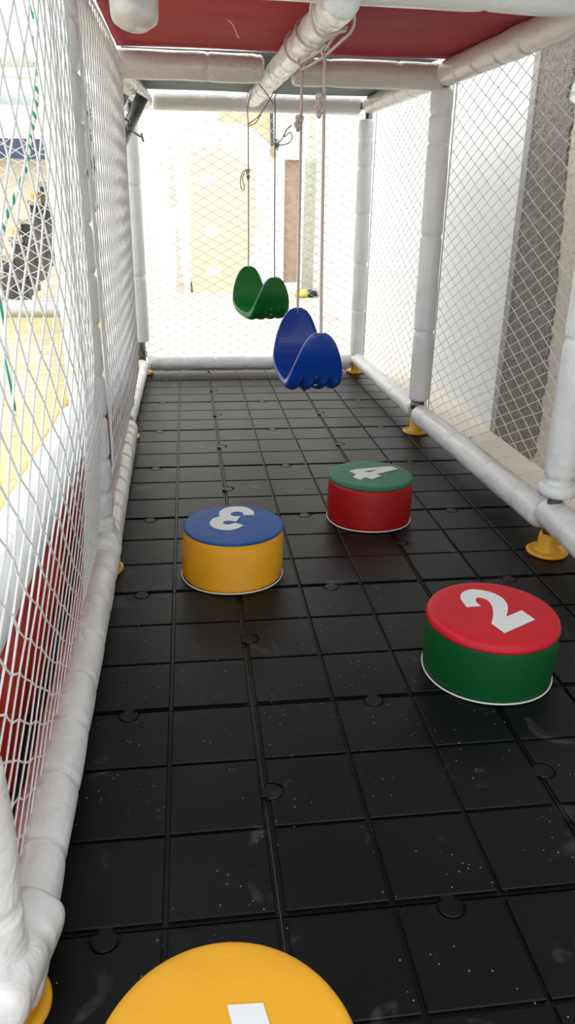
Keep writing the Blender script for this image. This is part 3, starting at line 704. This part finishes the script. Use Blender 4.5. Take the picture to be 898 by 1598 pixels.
swing(BLUE, (.360, 2.57, .6235), (.387, 2.265, .592), .176, .090, .0046, (T1, T2),
      'blue moulded U-shaped swing seat hanging on beige ropes, nearer of the two swings', ROPE_B,
      [[((.352, 2.565, 1.180), .0085), ((.346, 2.56, 1.163), .0075)], [((.366, 2.262, 1.205), .0095), ((.362, 2.26, 1.178), .0095)]],
      [[around(2.59, .0475, yo=.03), [T1 + Vector((-.006, 0, .004)), T1 + Vector((.010, -.15, .004)), T2 + Vector((-.004, .01, .010))],
        [T1 + Vector((0, 0, -.012)), T1 + Vector((.014, -.15, -.014)), T2 + Vector((.004, 0, -.006))], [T1 + Vector((-.012, 0, .03)), T1 + Vector((-.008, 0, 0)), T1 + Vector((0, 0, -.012)), T1 + Vector((.008, -.01, 0))]],
       [around(2.33, .0475, yo=.06), [T2 + Vector((0, 0, .004)), (T2 + T5) / 2 + Vector((-.002, 0, .012)), T5 + Vector((0, 0, .006))],
        [T2 + Vector((.004, 0, -.006)), (T2 + T5) / 2 + Vector((.006, 0, -.006)), T5 + Vector((.010, 0, -.006))],
        [T5 + Vector((.010, 0, -.006)), T5 + Vector((.016, -.015, .010)), T5 + Vector((.012, -.02, .04)), sbp(2.07) + Vector((.046, 0, .02)), sbp(2.06) + Vector((.02, 0, .046)), sbp(2.05) + Vector((-.03, 0, .04)), sbp(2.06) + Vector((-.048, 0, 0)), sbp(2.08) + Vector((-.02, 0, -.044)), T5 + Vector((0, 0, .0))],
        [T2 + Vector((-.010, 0, .004)), T2 + Vector((0, -.008, .016)), T2 + Vector((.010, 0, .004)), T2 + Vector((0, .008, -.008)), T2 + Vector((-.010, 0, .004))]]])
T3 = Vector((.290, 3.80, 1.262)); T4 = Vector((.378, 3.50, 1.315))
swing(GREEN, (.290, 3.80, .657), (.381, 3.50, .636), .176, .094, .0028, (T3, T4),
      'green moulded U-shaped swing seat hanging on thin grey ropes, farther of the two swings', ROPE_G,
      [[((.287, 3.80, 1.068), .008), ((.289, 3.80, 1.045), .006)], [((.382, 3.50, 1.172), .010), ((.387, 3.50, 1.160), .008)]],
      [[[T3, T3 + Vector((-.002, 0, .07)), sbp(3.80) + Vector((-.050, 0, -.01)), sbp(3.80) + Vector((-.035, 0, .038)), sbp(3.80) + Vector((.02, 0, .047)), sbp(3.80) + Vector((.050, 0, 0)), sbp(3.80) + Vector((.03, 0, -.042))],
        [T3, T3 + Vector((.04, 0, .028)), T3 + Vector((.068, 0, .06)), sbp(3.80) + Vector((.03, 0, -.042))], [T3 + Vector((.005, 0, -.006)), T3 + Vector((.035, 0, .008)), T3 + Vector((.058, 0, .045)), T3 + Vector((.068, 0, .06))],
        [(.284, 3.80, 1.068), (.272, 3.79, 1.073), (.258, 3.79, 1.055), (.252, 3.79, 1.02), (.258, 3.79, .995), (.268, 3.79, .99), (.270, 3.79, 1.01), (.262, 3.79, 1.04), (.272, 3.79, 1.065)]],
       [[T4, T4 + Vector((0, 0, .03)), sbp(3.5) + Vector((.050, 0, 0)), sbp(3.5) + Vector((.02, 0, .048)), sbp(3.5) + Vector((-.03, 0, .040)), sbp(3.5) + Vector((-.050, 0, -.005)), sbp(3.5) + Vector((-.02, -.02, -.047)), T4 + Vector((-.01, 0, .005)), T4],
        [(.385, 3.50, 1.168), (.402, 3.50, 1.180), (.418, 3.50, 1.205), (.430, 3.50, 1.225), (.446, 3.50, 1.235)], [(.386, 3.50, 1.165), (.412, 3.50, 1.165), (.440, 3.50, 1.175), (.450, 3.50, 1.19), (.446, 3.50, 1.212), (.432, 3.50, 1.207), (.418, 3.50, 1.195), (.426, 3.50, 1.222), (.448, 3.50, 1.240)]]])

# ------------------------------------------------------------------ numbered cushion stools
def smooth_poly(pts, sharp, n=4):
    out = []; N_ = len(pts)
    for i in range(N_):
        p0, p1, p2, p3 = (Vector(pts[(i + k) % N_]).to_2d() if False else Vector(pts[(i + k) % N_]) for k in (-1, 0, 1, 2))
        if i in sharp: p0 = p1 * 2 - p2 if True else p0
        if (i + 1) % N_ in sharp: p3 = p2 * 2 - p1
        if i in sharp and (i + 1) % N_ in sharp: out.append(p1); continue
        for k in range(n):
            t = k / n; out.append(0.5 * ((2 * p1) + (p2 - p0) * t + (2 * p0 - 5 * p1 + 4 * p2 - p3) * t * t + (3 * p1 - p0 - 3 * p2 + p3) * t ** 3))
    return out
def digit(pts, sharp, z, parent, hole=None):
    import bmesh
    pts = smooth_poly(pts, sharp)
    cu = bpy.data.curves.new('number', 'CURVE'); cu.dimensions = '2D'; cu.fill_mode = 'BOTH'; cu.extrude = .0007
    for ring_ in [pts] + ([[Vector(h) for h in hole]] if hole else []):
        sp = cu.splines.new('POLY'); sp.points.add(len(ring_) - 1); sp.use_cyclic_u = True
        for q_, p in zip(sp.points, ring_): q_.co = (p.x, p.y, 0, 1)
    tmp = bpy.data.objects.new('tmp', cu); COL.objects.link(tmp)
    dg = bpy.context.evaluated_depsgraph_get(); me = bpy.data.meshes.new_from_object(tmp.evaluated_get(dg))
    bpy.data.objects.remove(tmp); me.materials.clear(); me.materials.append(M_WHITE)
    o = bpy.data.objects.new('number', me); COL.objects.link(o); o.parent = parent; o.location = (0, 0, z)
    return o
def stool(base, topc, r, h, side, topm, label, d, rim=.010, seamang=None):
    t = thing('cushion_stool', label, 'soft stool', (base[0], base[1], 0), 'numbered round foam stools')
    c1 = (topc[0] - base[0], topc[1] - base[1])
    b = MB(); pr = [(r - .012, .001), (r - .003, .003), (r, .010)]
    pr += [(r + .0025 * math.sin(PI * k / 12), .010 + (h - .024) * k / 12) for k in range(1, 12)] + [(r - .001, h - rim), (r - .02, h - rim + .001)]
    b.lathe(pr, 96, (0, 0), c1, 0, h)
    body = b.build('side', side, t)
    if seamang is not None:
        s_ = MB(); s_.tube([(c1[0] * z_ / h + (r + .0028 * math.sin(PI * (z_ - .01) / (h - .024)) - .0004) * math.cos(seamang), c1[1] * z_ / h + (r + .0028 * math.sin(PI * (z_ - .01) / (h - .024)) - .0004) * math.sin(seamang), z_) for z_ in [.006 + (h - rim - .01) * k / 12 for k in range(13)]], .0009, 6)
        s_.build('seam', side, body)
    p = MB(); p.tube([((r + .0012) * math.cos(a), (r + .0012) * math.sin(a), .0045 + .0015 * math.sin(3 * a)) for a in [2 * PI * k / 96 for k in range(96)]], .0020, 6, closed=True); p.build('piping', mat('white piping', (.7, .68, .66, 1), .6), body)['label'] = 'white piping'
    tb = MB(); rr = r + .0006
    pr = [(rr - .006, h - rim - .0015), (rr + .0012, h - rim), (rr + .0015, h - rim + .004)] + [(rr - rim * .9 * (1 - math.cos(PI / 2 * k / 6)) , h - rim * .62 + rim * .62 * math.sin(PI / 2 * k / 6)) for k in range(1, 7)] + [(rr * .7, h), (rr * .4, h), (.004, h)]
    tb.lathe(pr, 96, c1, c1, 0, h); top = tb.build('top_cover', topm, t)
    o = digit([(x + c1[0], y + c1[1]) for x, y in d[0]], d[1], h + .0009, top, [(x + c1[0], y + c1[1]) for x, y in d[2]] if len(d) > 2 else None)
    o['label'] = 'white printed number'
    return t
def vinyl(name, c, top=False): return mat(name, srgb(*c), .5, spec=.32, noise_scale=9, noise_amt=.10, bump=.35 if not top else .6, bump_scale=16 if not top else 13, bump_dist=.008)
D3 = [(0.063, 0.056), (0.061, 0.085), (0.048, 0.109), (0.032, 0.12), (0.007, 0.122), (-0.016, 0.114), (-0.033, 0.093), (-0.038, 0.071), (-0.037, 0.051), (-0.053, 0.041), (-0.063, 0.021), (-0.065, -0.003), (-0.057, -0.024), (-0.039, -0.04), (-0.012, -0.045), (0.01, -0.035), (0.027, -0.016), (0.005, 0.001), (-0.01, -0.007), (-0.023, -0.006), (-0.029, 0.006), (-0.023, 0.019), (-0.008, 0.019), (0.008, 0.013), (0.023, 0.049), (0.005, 0.05), (-0.004, 0.062), (0.0, 0.078), (0.015, 0.085), (0.028, 0.078), (0.032, 0.065), (0.03, 0.056)]
D4 = [(0.101, 0.037), (0.082, 0.066), (-0.042, 0.044), (-0.066, 0.027), (-0.049, -0.005), (-0.065, -0.029), (-0.048, -0.056), (-0.027, -0.034), (-0.007, -0.052), (0.029, -0.024), (0.015, -0.01)]
D4H = [(-0.022, 0.026), (0.032, 0.034), (-0.002, 0.01)]
D2 = [(-0.02, 0.02), (-0.052, 0.019), (-0.053, 0.039), (-0.052, 0.058), (-0.044, 0.077), (-0.029, 0.09), (-0.011, 0.094), (0.012, 0.086), (0.029, 0.072), (0.04, 0.049), (0.04, 0.023), (0.032, -0.002), (0.017, -0.03), (0.061, -0.007), (0.073, -0.047), (-0.011, -0.091), (-0.024, -0.053), (-0.01, -0.025), (0.0, 0.001), (0.005, 0.024), (0.004, 0.045), (-0.007, 0.057), (-0.016, 0.056), (-0.023, 0.043), (-0.023, 0.029)]
D1 = [(.003, .057), (.022, -.045), (.000, -.040), (.010, -.075), (.070, -.085), (.042, .055)]
stool((.096, 1.885), (.104, 1.94), .137, .122, vinyl('yellow ochre vinyl', (226, 160, 28)), vinyl('blue vinyl', (10, 78, 150), True), 'yellow round stool with blue top bearing a white 3, left of centre on the mats', (D3, {0, 16, 23, 24, 31}), seamang=-1.05, rim=.006)
stool((.560, 2.24), (.566, 2.262), .134, .142, vinyl('red vinyl side', (158, 14, 16)), vinyl('teal green vinyl', (30, 110, 80), True), 'red round stool with green top bearing a white 4, farthest of the stools', (D4, set(range(11)), D4H))
stool((.630, 1.365), (.625, 1.355), .139, .152, vinyl('green vinyl', (4, 82, 36)), vinyl('crimson vinyl', (196, 22, 40), True), 'green round stool with red top bearing a white 2, at the right beside the rail', (D2, {0, 1, 12, 13, 14, 15, 16, 24}), rim=.020)
stool((.014, .498), (.014, .502), .138, .15, vinyl('yellow side vinyl', (232, 170, 40)), vinyl('golden yellow vinyl', (224, 160, 36), True), 'yellow topped round stool cut off by the bottom edge of the photo', (D1, set(range(6))), rim=.014)

# ------------------------------------------------------------------ small things on the floor outside
dr = MB(); dr.lathe([(.10, 0), (.10, .004), (.095, .008), (.06, .008), (.06, .004), (.01, .004)], 32, (0, 0), z0=0, z1=1)
o = dr.build('floor_drain', mat('grey drain', srgb(190, 188, 182), .7)); o.location = (1.22, 6.79, FZ); tag(o, 'round grey drain cover in the beige floor beyond the far net', 'drain cover')
wrp = thing('crumpled_bag', 'small yellow and black crumpled bag against the back wall corner', 'bag', (1.27, 8.35, FZ))
for nm, c_, ox, s_ in (('bag', srgb(225, 205, 90), -.06, .07), ('strap', srgb(40, 44, 48), .045, .055)):
    b_ = MB(); vs = []
    for i in range(13):
        for j in range(18):
            th_ = PI * i / 12; ph_ = 2 * PI * j / 18; d = Vector((math.sin(th_) * math.cos(ph_), math.sin(th_) * math.sin(ph_), math.cos(th_)))
            q_ = s_ * (1 + .45 * noise.noise(d * 2.4 + Vector((ox * 50, 0, 0)))); vs.append((ox + d.x * q_ * 1.15, d.y * q_, max(0.001, .035 + d.z * q_ * .62)))
    b_.add(vs, [(i * 18 + j, (i + 1) * 18 + j, (i + 1) * 18 + (j + 1) % 18, i * 18 + (j + 1) % 18) for i in range(12) for j in range(18)]); b_.build(nm, mat(nm + ' cloth', c_, .7), wrp)
lf = MB(); vs = []
for k in range(9):
    t = k / 8; wd = .011 * math.sin(PI * (.06 + .9 * t)); x = -.035 + .07 * t; zc = .004 + .010 * (2 * t - 1) ** 2
    for s_ in (-1, 0, 1): vs.append((x, s_ * wd, zc + .004 * abs(s_)))
n = len(vs); vs += [(a, b_, c + .0008) for a, b_, c in vs]; fs = []
for k in range(8):
    for s_ in range(2):
        a = k * 3 + s_; fs += [(a, a + 3, a + 4, a + 1), (n + a, n + a + 1, n + a + 4, n + a + 3)]
lf.add(vs, fs); o = lf.build('dry_leaf', mat('dry leaf', srgb(200, 160, 70), .8)); o.location = (1.20, 3.10, FZ + .002); o.rotation_euler = (0, 0, .5)
tag(o, 'curled dry yellow leaf on the floor outside the right net', 'leaf')
